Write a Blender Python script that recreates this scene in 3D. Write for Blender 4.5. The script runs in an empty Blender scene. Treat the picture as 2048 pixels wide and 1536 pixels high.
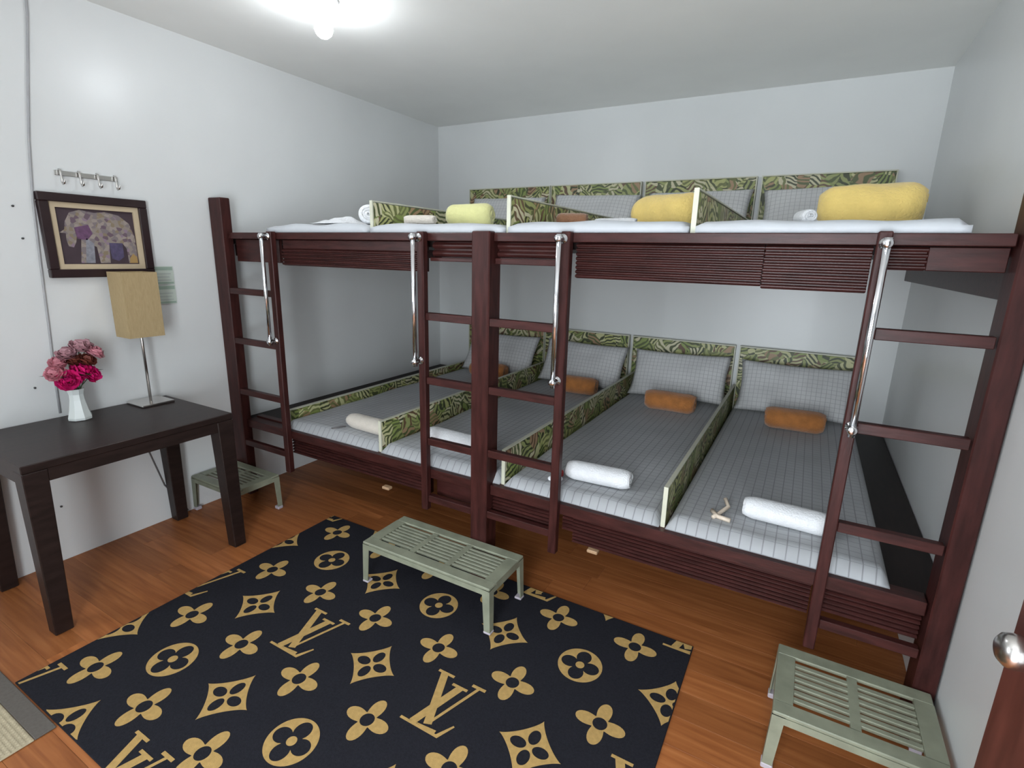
import bpy, bmesh, math, random
from mathutils import Vector, Matrix, noise
random.seed(7)
R = math.radians
scene = bpy.context.scene
COL = scene.collection

# ------------------------------------------------------------------ camera
def make_camera():
    loc = Vector((2.8731, -1.7812, 1.4393))
    yaw, pitch, roll = 0.5094, -0.2421, 0.0246
    cy, sy, cp, sp = math.cos(yaw), math.sin(yaw), math.cos(pitch), math.sin(pitch)
    fw = Vector((-sy * cp, cy * cp, sp)); rt = Vector((cy, sy, 0)); up = rt.cross(fw)
    cr, sr = math.cos(roll), math.sin(roll)
    r2 = cr * rt + sr * up; u2 = -sr * rt + cr * up
    cam = bpy.data.cameras.new('camera'); cam.sensor_fit = 'HORIZONTAL'
    cam.sensor_width = 36; cam.lens = 36 * 1041.78 / 2048; cam.clip_start = 0.02
    ob = bpy.data.objects.new('camera', cam); COL.objects.link(ob)
    m = Matrix((r2, u2, -fw)).transposed().to_4x4(); m.translation = loc
    ob.matrix_world = m
    scene.camera = ob
make_camera()

# ------------------------------------------------------------------ world, lights, exposure
world = bpy.data.worlds.new('daylight'); scene.world = world; world.use_nodes = True
bg = world.node_tree.nodes['Background']
bg.inputs[0].default_value = (0.75, 0.86, 1.0, 1); bg.inputs[1].default_value = 1.0

WIN_X0, WIN_X1, WIN_Z0, WIN_Z1, FRONT_Y = 2.2, 3.22, 0.12, 2.2, -2.6
def area(name, loc, rot, sx, sy, energy, color):
    l = bpy.data.lights.new(name, 'AREA'); l.shape = 'RECTANGLE'; l.size = sx; l.size_y = sy
    l.energy = energy; l.color = color
    o = bpy.data.objects.new(name, l); COL.objects.link(o); o.location = loc; o.rotation_euler = rot
    return o
area('window_daylight', ((WIN_X0 + WIN_X1) / 2, FRONT_Y - 0.02, (WIN_Z0 + WIN_Z1) / 2), (R(94), 0, 0),
     WIN_X1 - WIN_X0 - 0.1, WIN_Z1 - WIN_Z0 - 0.1, 78, (0.87, 0.945, 1.0))
area('doorway_daylight', (3.47, -2.19, 1.0), (0, R(90), 0), 1.9, 0.7, 2, (0.87, 0.945, 1.0))
SW_Y0, SW_Y1, SW_Z0, SW_Z1 = -2.52, -1.80, 1.0, 2.25  # out-of-view side fill light, added to brighten the right wall
area('added_side_fill', (-0.03, (SW_Y0 + SW_Y1) / 2, (SW_Z0 + SW_Z1) / 2), (0, R(-94), 0),
     SW_Z1 - SW_Z0 - 0.1, SW_Y1 - SW_Y0 - 0.1, 20, (0.87, 0.945, 1.0))
BULB_STRENGTH = 105.0

vs = scene.view_settings
vs.view_transform = 'Standard'; vs.look = 'None'; vs.gamma = 1; vs.use_curve_mapping = False
vs.exposure = 0.25

# ------------------------------------------------------------------ materials
MATS = {}
def nodes_of(name):
    m = bpy.data.materials.new(name); m.use_nodes = True
    nt = m.node_tree; b = nt.nodes['Principled BSDF']
    MATS[name] = m
    return m, nt, b
def N(nt, t, **kw):
    n = nt.nodes.new(t)
    for k, v in kw.items():
        if hasattr(n, k): setattr(n, k, v)
        else: n.inputs[k.replace('_', ' ')].default_value = v
    return n
def ramp(nt, stops, interp='LINEAR'):
    n = nt.nodes.new('ShaderNodeValToRGB'); cr = n.color_ramp; cr.interpolation = interp
    while len(cr.elements) < len(stops): cr.elements.new(0.5)
    for e, (p, c) in zip(cr.elements, stops):
        e.position = p; e.color = (*c, 1)
    return n
def coords(nt, scale=(1, 1, 1), out='Object', rot=(0, 0, 0)):
    tc = nt.nodes.new('ShaderNodeTexCoord'); mp = nt.nodes.new('ShaderNodeMapping')
    mp.inputs['Scale'].default_value = scale; mp.inputs['Rotation'].default_value = rot
    nt.links.new(tc.outputs[out], mp.inputs['Vector'])
    return mp.outputs['Vector']
def plain(name, col, rough=0.5, metal=0.0, var=0.06, nscale=12, bump=0.0, bscale=60, coat=0, sheen=0, spec=0.5, stretch=(1, 1, 1)):
    m, nt, b = nodes_of(name); L = nt.links.new
    v = coords(nt, stretch)
    t = N(nt, 'ShaderNodeTexNoise'); t.inputs['Scale'].default_value = nscale; t.inputs['Detail'].default_value = 4
    L(v, t.inputs['Vector'])
    lo = tuple(max(0, c * (1 - var)) for c in col); hi = tuple(min(1, c * (1 + var)) for c in col)
    r = ramp(nt, [(0.3, lo), (0.7, hi)]); L(t.outputs['Fac'], r.inputs['Fac']); L(r.outputs['Color'], b.inputs['Base Color'])
    b.inputs['Roughness'].default_value = rough; b.inputs['Metallic'].default_value = metal
    b.inputs['Coat Weight'].default_value = coat; b.inputs['Coat Roughness'].default_value = 0.15
    b.inputs['Sheen Weight'].default_value = sheen; b.inputs['Specular IOR Level'].default_value = spec
    if bump:
        t2 = N(nt, 'ShaderNodeTexNoise'); t2.inputs['Scale'].default_value = bscale; t2.inputs['Detail'].default_value = 3
        L(v, t2.inputs['Vector'])
        bp = N(nt, 'ShaderNodeBump'); bp.inputs['Strength'].default_value = bump; bp.inputs['Distance'].default_value = 0.01
        L(t2.outputs['Fac'], bp.inputs['Height']); L(bp.outputs['Normal'], b.inputs['Normal'])
    return m
plain('wall_paint', (0.68, 0.69, 0.685), 0.32, var=0.02, nscale=3, bump=0.04, bscale=9)
plain('ceiling_paint', (0.87, 0.87, 0.84), 0.6, var=0.02, nscale=3)
plain('bed_wood', (0.042, 0.0115, 0.0100), 0.40, var=0.35, nscale=9, bump=0.05, bscale=30, spec=0.28, stretch=(1, 6, 6))
plain('bed_wood_upright', (0.042, 0.0120, 0.0105), 0.42, var=0.35, nscale=9, bump=0.05, bscale=30, spec=0.2, stretch=(6, 6, 1))
plain('table_wood', (0.020, 0.0115, 0.0100), 0.40, var=0.3, nscale=10, stretch=(6, 1, 6), spec=0.28)
plain('platform_wood', (0.014, 0.008, 0.007), 0.5, spec=0.2, var=0.3, nscale=10, stretch=(6, 1, 6))
plain('door_wood', (0.075, 0.022, 0.016), 0.35, var=0.25, nscale=8, stretch=(6, 6, 1))
plain('white_trim', (0.7, 0.7, 0.68), 0.4, var=0.02)
plain('chrome', (0.78, 0.79, 0.82), 0.12, metal=1.0, var=0.02)
plain('brushed_steel', (0.62, 0.60, 0.58), 0.25, metal=1.0, var=0.03)
plain('stool_paint', (0.225, 0.238, 0.175), 0.42, var=0.14, nscale=18)
plain('stool_foot', (0.42, 0.38, 0.42), 0.5)
plain('rug_pile', (0.0150, 0.0150, 0.0200), 0.9, var=0.2, nscale=140, bump=0.25, bscale=400, spec=0.14)
plain('rug_gold', (0.44, 0.285, 0.105), 0.85, var=0.12, nscale=60, bump=0.2, bscale=400, spec=0.1)
plain('towel_white', (0.74, 0.75, 0.77), 0.95, var=0.03, nscale=30, bump=0.5, bscale=160, sheen=0.2)
plain('towel_cream', (0.62, 0.57, 0.50), 0.95, var=0.03, nscale=30, bump=0.5, bscale=160, sheen=0.2)
plain('fleece_orange', (0.44, 0.165, 0.042), 0.95, var=0.18, nscale=22, bump=0.6, bscale=120, sheen=0.4)
plain('fleece_brown', (0.30, 0.145, 0.075), 0.95, var=0.1, nscale=22, bump=0.6, bscale=120, sheen=0.4)
plain('fleece_yellow', (0.92, 0.68, 0.22), 0.95, var=0.05, nscale=16, bump=0.5, bscale=100, sheen=0.3)
plain('fleece_lemon', (0.80, 0.78, 0.36), 0.95, var=0.05, nscale=16, bump=0.5, bscale=100, sheen=0.3)
plain('panel_trim', (0.55, 0.55, 0.44), 0.4, var=0.05)
plain('frame_wood', (0.022, 0.010, 0.011), 0.3, var=0.2)
plain('mat_beige', (0.50, 0.40, 0.27), 0.8, var=0.05)
plain('picture_ground', (0.045, 0.027, 0.035), 0.6, var=0.2)
plain('picture_gold', (0.35, 0.22, 0.08), 0.5)
plain('vase_white', (0.68, 0.72, 0.70), 0.25, var=0.02)
plain('petal_magenta', (0.62, 0.008, 0.16), 0.6, var=0.25, nscale=40)
plain('petal_pink', (0.62, 0.25, 0.30), 0.6, var=0.15, nscale=40)
plain('petal_mauve', (0.42, 0.22, 0.25), 0.6, var=0.15, nscale=40)
plain('petal_rust', (0.16, 0.035, 0.022), 0.6, var=0.2, nscale=40)
plain('leaf_green', (0.04, 0.07, 0.025), 0.5, var=0.2)
plain('cable_grey', (0.36, 0.36, 0.37), 0.5)
plain('cord_dark', (0.12, 0.11, 0.11), 0.5)
plain('nail_dark', (0.05, 0.05, 0.05), 0.5)
plain('mat_loop', (0.40, 0.34, 0.23), 0.9, var=0.1, nscale=60)
plain('mat_border', (0.105, 0.092, 0.080), 0.9, var=0.1, nscale=120)
plain('sign_pale', (0.52, 0.58, 0.52), 0.4, var=0.02)
plain('sign_green', (0.31, 0.40, 0.33), 0.4, var=0.04)
plain('sign_line', (0.42, 0.47, 0.44), 0.4, var=0.04)
plain('red_plastic', (0.42, 0.03, 0.03), 0.4)
plain('beige_plastic', (0.62, 0.52, 0.42), 0.45)
plain('tab_brass', (0.42, 0.27, 0.16), 0.35)
plain('porcelain', (0.75, 0.75, 0.75), 0.3, var=0.01)

def mat_shade():
    m, nt, b = nodes_of('shade_linen'); L = nt.links.new
    v = coords(nt, (300, 300, 40)); t = N(nt, 'ShaderNodeTexNoise'); t.inputs['Scale'].default_value = 1.0
    L(v, t.inputs['Vector'])
    r = ramp(nt, [(0.3, (0.36, 0.265, 0.135)), (0.7, (0.42, 0.315, 0.17))]); L(t.outputs['Fac'], r.inputs['Fac'])
    L(r.outputs['Color'], b.inputs['Base Color']); b.inputs['Roughness'].default_value = 0.9
    b.inputs['Transmission Weight'].default_value = 0.0
mat_shade()

def mat_bulb():
    m, nt, b = nodes_of('bulb_glow')
    b.inputs['Base Color'].default_value = (1, 1, 1, 1)
    b.inputs['Emission Color'].default_value = (0.90, 0.95, 1.0, 1); b.inputs['Emission Strength'].default_value = BULB_STRENGTH
mat_bulb()

def mat_glass():
    m, nt, b = nodes_of('window_glass')
    b.inputs['Transmission Weight'].default_value = 1; b.inputs['Roughness'].default_value = 0.02; b.inputs['IOR'].default_value = 1.45
mat_glass()

def mat_plank():
    m, nt, b = nodes_of('floor_wood'); L = nt.links.new
    tc = N(nt, 'ShaderNodeTexCoord'); oi = N(nt, 'ShaderNodeObjectInfo')
    add = N(nt, 'ShaderNodeVectorMath', operation='ADD')
    mul = N(nt, 'ShaderNodeMath', operation='MULTIPLY'); mul.inputs[1].default_value = 37
    L(oi.outputs['Random'], mul.inputs[0]); L(tc.outputs['Object'], add.inputs[0]); L(mul.outputs[0], add.inputs[1])
    mp = N(nt, 'ShaderNodeMapping'); mp.inputs['Scale'].default_value = (1.3, 22, 22); L(add.outputs[0], mp.inputs['Vector'])
    t = N(nt, 'ShaderNodeTexNoise'); t.inputs['Scale'].default_value = 2.2; t.inputs['Detail'].default_value = 6; t.inputs['Distortion'].default_value = 0.6
    L(mp.outputs[0], t.inputs['Vector'])
    r = ramp(nt, [(0.25, (0.230, 0.070, 0.020)), (0.55, (0.350, 0.120, 0.037)), (0.8, (0.440, 0.168, 0.058))])
    L(t.outputs['Fac'], r.inputs['Fac'])
    hs = N(nt, 'ShaderNodeHueSaturation'); L(r.outputs['Color'], hs.inputs['Color'])
    mr = N(nt, 'ShaderNodeMapRange'); mr.inputs['To Min'].default_value = 0.82; mr.inputs['To Max'].default_value = 1.15
    L(oi.outputs['Random'], mr.inputs['Value']); L(mr.outputs[0], hs.inputs['Value'])
    L(hs.outputs[0], b.inputs['Base Color']); b.inputs['Roughness'].default_value = 0.42; b.inputs['Specular IOR Level'].default_value = 0.3
    bp = N(nt, 'ShaderNodeBump'); bp.inputs['Strength'].default_value = 0.08; L(t.outputs['Fac'], bp.inputs['Height']); L(bp.outputs[0], b.inputs['Normal'])
mat_plank()

def mat_sheet(name, base, line, pitch=0.036, width=0.075):
    m, nt, b = nodes_of(name); L = nt.links.new
    tc = N(nt, 'ShaderNodeTexCoord'); sep = N(nt, 'ShaderNodeSeparateXYZ'); L(tc.outputs['Object'], sep.inputs[0])
    outs = []
    for ax, wd, pt in (('X', width, pitch), ('Y', width * 0.8, pitch)):
        a = N(nt, 'ShaderNodeMath', operation='DIVIDE'); a.inputs[1].default_value = pt; L(sep.outputs[ax], a.inputs[0])
        f = N(nt, 'ShaderNodeMath', operation='FRACT'); L(a.outputs[0], f.inputs[0])
        s = N(nt, 'ShaderNodeMath', operation='SUBTRACT'); s.inputs[1].default_value = 0.5; L(f.outputs[0], s.inputs[0])
        ab = N(nt, 'ShaderNodeMath', operation='ABSOLUTE'); L(s.outputs[0], ab.inputs[0])
        lt = N(nt, 'ShaderNodeMath', operation='LESS_THAN'); lt.inputs[1].default_value = wd; L(ab.outputs[0], lt.inputs[0])
        outs.append(lt.outputs[0])
    mx = N(nt, 'ShaderNodeMath', operation='MAXIMUM'); L(outs[0], mx.inputs[0]); L(outs[1], mx.inputs[1])
    t = N(nt, 'ShaderNodeTexNoise'); t.inputs['Scale'].default_value = 5; L(tc.outputs['Object'], t.inputs['Vector'])
    rb = ramp(nt, [(0.3, tuple(c * 0.92 for c in base)), (0.7, tuple(min(1, c * 1.08) for c in base))]); L(t.outputs['Fac'], rb.inputs['Fac'])
    mix = N(nt, 'ShaderNodeMix', data_type='RGBA'); L(mx.outputs[0], mix.inputs[0]); L(rb.outputs['Color'], mix.inputs[6])
    mix.inputs[7].default_value = (*line, 1); L(mix.outputs[2], b.inputs['Base Color'])
    b.inputs['Roughness'].default_value = 0.9; b.inputs['Sheen Weight'].default_value = 0.15
    t2 = N(nt, 'ShaderNodeTexNoise'); t2.inputs['Scale'].default_value = 7; L(tc.outputs['Object'], t2.inputs['Vector'])
    bp = N(nt, 'ShaderNodeBump'); bp.inputs['Strength'].default_value = 0.25; bp.inputs['Distance'].default_value = 0.02
    L(t2.outputs['Fac'], bp.inputs['Height']); L(bp.outputs[0], b.inputs['Normal'])
mat_sheet('sheet_grid', (0.37, 0.38, 0.395), (0.235, 0.24, 0.25), 0.036, 0.055)
mat_sheet('pillow_grid', (0.62, 0.62, 0.62), (0.40, 0.40, 0.41), 0.026, 0.05)
plain('sheet_white', (0.50, 0.52, 0.55), 0.9, var=0.04, nscale=9, bump=0.3, bscale=14)

def mat_leaf():
    m, nt, b = nodes_of('jungle_print'); L = nt.links.new
    tc = N(nt, 'ShaderNodeTexCoord'); oi = N(nt, 'ShaderNodeObjectInfo')
    mul = N(nt, 'ShaderNodeMath', operation='MULTIPLY'); mul.inputs[1].default_value = 23; L(oi.outputs['Random'], mul.inputs[0])
    add = N(nt, 'ShaderNodeVectorMath', operation='ADD'); L(tc.outputs['Object'], add.inputs[0]); L(mul.outputs[0], add.inputs[1])
    nz = N(nt, 'ShaderNodeTexNoise'); nz.inputs['Scale'].default_value = 7; L(add.outputs[0], nz.inputs['Vector'])
    sc = N(nt, 'ShaderNodeVectorMath', operation='SCALE'); sc.inputs['Scale'].default_value = 0.12; L(nz.outputs['Color'], sc.inputs[0])
    ad2 = N(nt, 'ShaderNodeVectorMath', operation='ADD'); L(add.outputs[0], ad2.inputs[0]); L(sc.outputs[0], ad2.inputs[1])
    # each clump of fronds points its own way
    vo = N(nt, 'ShaderNodeTexVoronoi'); vo.inputs['Scale'].default_value = 15; L(ad2.outputs[0], vo.inputs['Vector'])
    sep = N(nt, 'ShaderNodeSeparateColor'); L(vo.outputs['Color'], sep.inputs[0])
    an = N(nt, 'ShaderNodeMath', operation='MULTIPLY'); an.inputs[1].default_value = 6.28; L(sep.outputs[1], an.inputs[0])
    vr = N(nt, 'ShaderNodeVectorRotate', rotation_type='AXIS_ANGLE'); vr.inputs['Axis'].default_value = (0.7, 0.7, 0.1)
    L(ad2.outputs[0], vr.inputs['Vector']); L(an.outputs[0], vr.inputs['Angle'])
    wv = N(nt, 'ShaderNodeTexWave', wave_type='BANDS', bands_direction='Z'); wv.inputs['Scale'].default_value = 13; wv.inputs['Distortion'].default_value = 1.4; wv.inputs['Detail'].default_value = 1.5
    wv.inputs['Detail Scale'].default_value = 2.0
    L(vr.outputs[0], wv.inputs['Vector'])
    dark = ramp(nt, [(0.0, (0.045, 0.055, 0.020)), (0.25, (0.085, 0.110, 0.035)), (0.5, (0.150, 0.165, 0.055)), (0.75, (0.130, 0.075, 0.040)), (0.9, (0.070, 0.085, 0.030))], 'CONSTANT')
    lite = ramp(nt, [(0.0, (0.300, 0.330, 0.120)), (0.22, (0.520, 0.510, 0.270)), (0.42, (0.240, 0.300, 0.085)), (0.62, (0.600, 0.560, 0.380)), (0.78, (0.360, 0.230, 0.130)), (0.9, (0.430, 0.440, 0.170))], 'CONSTANT')
    L(sep.outputs[0], dark.inputs['Fac']); L(sep.outputs[2], lite.inputs['Fac'])
    st = ramp(nt, [(0.30, (0, 0, 0)), (0.58, (1, 1, 1))]); L(wv.outputs['Fac'], st.inputs['Fac'])
    mx = N(nt, 'ShaderNodeMix', data_type='RGBA'); L(st.outputs['Color'], mx.inputs[0]); L(dark.outputs['Color'], mx.inputs[6]); L(lite.outputs['Color'], mx.inputs[7])
    L(mx.outputs[2], b.inputs['Base Color']); b.inputs['Roughness'].default_value = 0.45
mat_leaf()

def mat_elephant():
    m, nt, b = nodes_of('elephant_mosaic'); L = nt.links.new
    v = coords(nt, (1, 1, 1)); vo = N(nt, 'ShaderNodeTexVoronoi'); vo.inputs['Scale'].default_value = 70; L(v, vo.inputs['Vector'])
    sep = N(nt, 'ShaderNodeSeparateColor'); L(vo.outputs['Color'], sep.inputs[0])
    r = ramp(nt, [(0, (0.25, 0.21, 0.18)), (0.3, (0.19, 0.155, 0.16)), (0.5, (0.30, 0.25, 0.22)), (0.68, (0.13, 0.085, 0.11)), (0.82, (0.22, 0.17, 0.11)), (0.92, (0.24, 0.17, 0.22))], 'CONSTANT')
    L(sep.outputs[0], r.inputs['Fac']); L(r.outputs['Color'], b.inputs['Base Color']); b.inputs['Roughness'].default_value = 0.5
mat_elephant()
plain('picture_purple', (0.12, 0.055, 0.115), 0.5, var=0.25, nscale=60)
plain('picture_blue', (0.075, 0.060, 0.120), 0.5, var=0.25, nscale=60)
plain('picture_grey', (0.22, 0.22, 0.25), 0.5, var=0.25, nscale=60)

# ------------------------------------------------------------------ mesh helpers
def tag(o, label=None, cat=None, group=None, kind=None):
    if label: o['label'] = label
    if cat: o['category'] = cat
    if group: o['group'] = group
    if kind: o['kind'] = kind
    return o
def wloc(o):
    v = Vector((0, 0, 0))
    while o is not None: v = v + o.location; o = o.parent
    return v
def empty(name, loc, label, cat, group=None, rot=(0, 0, 0)):
    o = bpy.data.objects.new(name, None); o.empty_display_size = 0.05; COL.objects.link(o)
    o.location = loc; o.rotation_euler = rot
    return tag(o, label, cat, group)
def obj(name, bm, mat, parent=None, local=False, smooth=False, base=None):
    """bm in world coordinates unless local. A top-level mesh gets its origin at its base centre."""
    me = bpy.data.meshes.new(name)
    o = bpy.data.objects.new(name, me)
    if parent is not None:
        if not local: bmesh.ops.translate(bm, verts=bm.verts, vec=-wloc(parent))
        o.parent = parent
    elif not local:
        xs = [v.co for v in bm.verts]
        lo = Vector((min(c.x for c in xs), min(c.y for c in xs), min(c.z for c in xs)))
        hi = Vector((max(c.x for c in xs), max(c.y for c in xs), max(c.z for c in xs)))
        c = Vector(((lo.x + hi.x) / 2, (lo.y + hi.y) / 2, lo.z))
        bmesh.ops.translate(bm, verts=bm.verts, vec=-c); o.location = c
    if smooth:
        for f in bm.faces: f.smooth = True
    bm.to_mesh(me); bm.free()
    me.materials.append(MATS[mat])
    COL.objects.link(o)
    return o
def BM(): return bmesh.new()
def box(bm, x0, x1, y0, y1, z0, z1, bevel=0.0, seg=1):
    r = bmesh.ops.create_cube(bm, size=1)
    vs_ = r['verts']
    for v in vs_:
        v.co = Vector(((x0 + x1) / 2 + v.co.x * (x1 - x0), (y0 + y1) / 2 + v.co.y * (y1 - y0), (z0 + z1) / 2 + v.co.z * (z1 - z0)))
    if bevel:
        es = list({e for v in vs_ for e in v.link_edges})
        bmesh.ops.bevel(bm, geom=es, offset=bevel, segments=seg, affect='EDGES', profile=0.5)
    return bm
def boxm(*a, **k): return box(BM(), *a, **k)
def lathe(bm, prof, c=(0, 0, 0), n=24, axis='z'):
    rings = []
    for r, h in prof:
        ring = []
        for i in range(n):
            a = 2 * math.pi * i / n
            p = {'z': (r * math.cos(a), r * math.sin(a), h), 'y': (r * math.cos(a), h, r * math.sin(a)), 'x': (h, r * math.cos(a), r * math.sin(a))}[axis]
            ring.append(bm.verts.new(Vector(p) + Vector(c)))
        rings.append(ring)
    for a, b in zip(rings, rings[1:]):
        for i in range(n):
            bm.faces.new((a[i], a[(i + 1) % n], b[(i + 1) % n], b[i]))
    bm.faces.new(rings[0]); bm.faces.new(rings[-1])
    bmesh.ops.recalc_face_normals(bm, faces=bm.faces)
    return bm
def tube(bm, pts, r, n=8):
    pts = [Vector(p) for p in pts]; rings = []; up = None
    for i, p in enumerate(pts):
        d = (pts[min(i + 1, len(pts) - 1)] - pts[max(i - 1, 0)]).normalized()
        if up is None: up = Vector((0, 0, 1)) if abs(d.z) < 0.9 else Vector((1, 0, 0))
        a = d.cross(up).normalized(); b = a.cross(d).normalized(); up = b
        rr = r[i] if isinstance(r, (list, tuple)) else r
        rings.append([bm.verts.new(p + rr * (math.cos(2 * math.pi * k / n) * a + math.sin(2 * math.pi * k / n) * b)) for k in range(n)])
    for a, b in zip(rings, rings[1:]):
        for i in range(n): bm.faces.new((a[i], a[(i + 1) % n], b[(i + 1) % n], b[i]))
    bm.faces.new(rings[0]); bm.faces.new(rings[-1])
    bmesh.ops.recalc_face_normals(bm, faces=bm.faces)
    return bm
def copy_tree(o, parent=None):
    c = o.copy(); COL.objects.link(c); c.parent = parent
    for ch in o.children: copy_tree(ch, c)
    return c

# ------------------------------------------------------------------ the room
W, D, H = 3.37, 2.0, 2.456
def structure(o): o['kind'] = 'structure'; return o
fl = structure(obj('floor', boxm(-0.1, W + 0.1, FRONT_Y - 0.1, D + 0.1, -0.06, -0.010), 'bed_wood'))
PW = 0.115
row = 0; y = FRONT_Y
while y < D - 0.001:
    y1 = min(y + PW, D); x = -random.uniform(0.1, 1.1)
    while x < W:
        a, b = max(x, 0), min(x + 1.21, W)
        if b - a > 0.03:
            pb = boxm(a + 0.0003, b - 0.0003, y + 0.0003, y1 - 0.0003, -0.010, 0.0, bevel=0.0005)
            cx_ = Vector(((a + b) / 2, (y + y1) / 2, -0.010))
            bmesh.ops.translate(pb, verts=pb.verts, vec=-cx_)
            po = obj('plank', pb, 'floor_wood', fl, local=True); po.location = cx_ - fl.location
        x += 1.21
    y = y1; row += 1
structure(obj('ceiling', boxm(-0.1, W + 0.1, FRONT_Y - 0.1, D + 0.1, H, H + 0.06), 'ceiling_paint'))
b = BM(); box(b, -0.1, 0, FRONT_Y - 0.1, SW_Y0, -0.06, H); box(b, -0.1, 0, SW_Y1, D + 0.1, -0.06, H); box(b, -0.1, 0, SW_Y0, SW_Y1, -0.06, SW_Z0); box(b, -0.1, 0, SW_Y0, SW_Y1, SW_Z1, H)
structure(obj('wall_left', b, 'wall_paint'))
b = BM()
for a in ((SW_Y0, SW_Y0 + .04, SW_Z0, SW_Z1), (SW_Y1 - .04, SW_Y1, SW_Z0, SW_Z1), (SW_Y0 + .04, SW_Y1 - .04, SW_Z0, SW_Z0 + .04), (SW_Y0 + .04, SW_Y1 - .04, SW_Z1 - .04, SW_Z1)): box(b, -0.09, -0.05, *a)
sw_ = structure(obj('added_window', b, 'white_trim'))  # unseen window and its wall opening, added to house the side fill
obj('pane', boxm(-0.072, -0.068, SW_Y0 + .04, SW_Y1 - .04, SW_Z0 + .04, SW_Z1 - .04), 'window_glass', sw_)
structure(obj('wall_back', boxm(0, W, D, D + 0.1, -0.06, H), 'wall_paint'))
DY0, DY1, DZ = -2.56, -1.80, 2.02
b = BM(); box(b, W, W + 0.1, DY1, D + 0.1, -0.06, H); box(b, W, W + 0.1, FRONT_Y - 0.1, DY0, -0.06, H); box(b, W, W + 0.1, DY0, DY1, DZ, H)
structure(obj('wall_right', b, 'wall_paint'))
b = BM(); y0, y1 = FRONT_Y - 0.1, FRONT_Y
box(b, 0, WIN_X0, y0, y1, -0.06, H); box(b, WIN_X1, W, y0, y1, -0.06, H); box(b, WIN_X0, WIN_X1, y0, y1, -0.06, WIN_Z0); box(b, WIN_X0, WIN_X1, y0, y1, WIN_Z1, H)
structure(obj('wall_front', b, 'wall_paint'))
b = BM()
for a in ((WIN_X0, WIN_X0 + 0.04, WIN_Z0, WIN_Z1), (WIN_X1 - 0.04, WIN_X1, WIN_Z0, WIN_Z1), (WIN_X0 + .04, WIN_X1 - .04, WIN_Z0, WIN_Z0 + 0.04), (WIN_X0 + .04, WIN_X1 - .04, WIN_Z1 - 0.04, WIN_Z1), (2.69, 2.73, WIN_Z0 + .04, WIN_Z1 - .04)):
    box(b, a[0], a[1], y0 + 0.01, y0 + 0.05, a[2], a[3])
wf = structure(obj('window_1', b, 'white_trim'))
for a in ((WIN_X0 + 0.04, 2.69), (2.73, WIN_X1 - 0.04)):
    obj('pane', boxm(a[0], a[1], y0 + 0.027, y0 + 0.031, WIN_Z0 + 0.04, WIN_Z1 - 0.04), 'window_glass', wf)
b = BM(); box(b, W - 0.012, W + 0.1, DY0 - 0.035, DY0, 0, DZ + .05); box(b, W - 0.012, W + 0.1, DY1, DY1 + 0.05, 0, DZ + .05); box(b, W - 0.012, W + 0.1, DY0, DY1, DZ, DZ + .05)
structure(obj('trim_1', b, 'door_wood'))

# the door leaf stands open, swung back along the right wall
hinge = Vector((3.342, -1.765, 0.012)); latch = Vector((3.214, -0.855, 0.012))
dr = latch - hinge; ang = math.atan2(dr.y, dr.x); wl = dr.length
door = BM(); box(door, 0, wl, -0.018, 0.018, 0, 1.98, bevel=0.002)
for (px0, px1, pz0, pz1) in ((0.11, wl / 2 - .04, 0.2, 0.85), (wl / 2 + .04, wl - .11, 0.2, 0.85), (0.11, wl / 2 - .04, 1.08, 1.86), (wl / 2 + .04, wl - .11, 1.08, 1.86)):
    box(door, px0, px1, 0.016, 0.024, pz0, pz1, bevel=0.006)
door = structure(obj('door_1', door, 'door_wood', local=True)); door.location = hinge; door.rotation_euler = (0, 0, ang)
kb = BM(); kx = wl - 0.075; kz = 0.932
lathe(kb, [(0.027, 0.018), (0.027, 0.023), (0.012, 0.025), (0.011, 0.032), (0.017, 0.035), (0.0225, 0.042), (0.0235, 0.051), (0.022, 0.060), (0.016, 0.066), (0.006, 0.068)], (kx, 0, kz), 28, 'y')
obj('door_knob', kb, 'brushed_steel', door, local=True, smooth=True)['label'] = 'round satin steel knob'

# ------------------------------------------------------------------ bunk bed
bed = empty('bunk_bed', (W / 2, D / 2, 0), 'dark brown wooden bunk bed with slatted rails built between the walls', 'bunk bed')
def part(name, bm, mat='bed_wood', parent=bed, **k): return obj(name, bm, mat, parent, **k)
def bpart(name, x0, x1, y0, y1, z0, z1, mat='bed_wood', parent=bed, bevel=0.002): return part(name, boxm(x0, x1, y0, y1, z0, z1, bevel=bevel), mat, parent)
ZR, ZM = 1.522, 0.452
UP = 'bed_wood_upright'
# posts
bpart('post', 0.003, 0.105, -0.028, 0.030, 0.0, 1.70, UP, bevel=0.004)
bpart('post', 1.697, 1.780, -0.028, 0.060, 0.0075, ZR + 0.006, UP, bevel=0.004)
bpart('post', 3.308, 3.366, -0.028, 0.07, 0.0, 1.69, UP, bevel=0.004)
# decks
bpart('platform', 0.003, 3.367, 0.062, 1.997, 1.465, ZR, 'platform_wood')
bpart('platform', 0.003, 3.367, 0.062, 1.997, 0.39, ZM, 'platform_wood')
bpart('side_beam', 3.335, 3.367, 0.10, 1.99, 1.35, 1.463)
bpart('side_beam', 0.003, 0.035, 0.10, 1.99, 1.40, 1.463)
for xx in (0.9, 1.75, 2.6): bpart('support_leg', xx - .03, xx + .03, 1.2, 1.26, 0.0, 0.388, UP)
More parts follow.
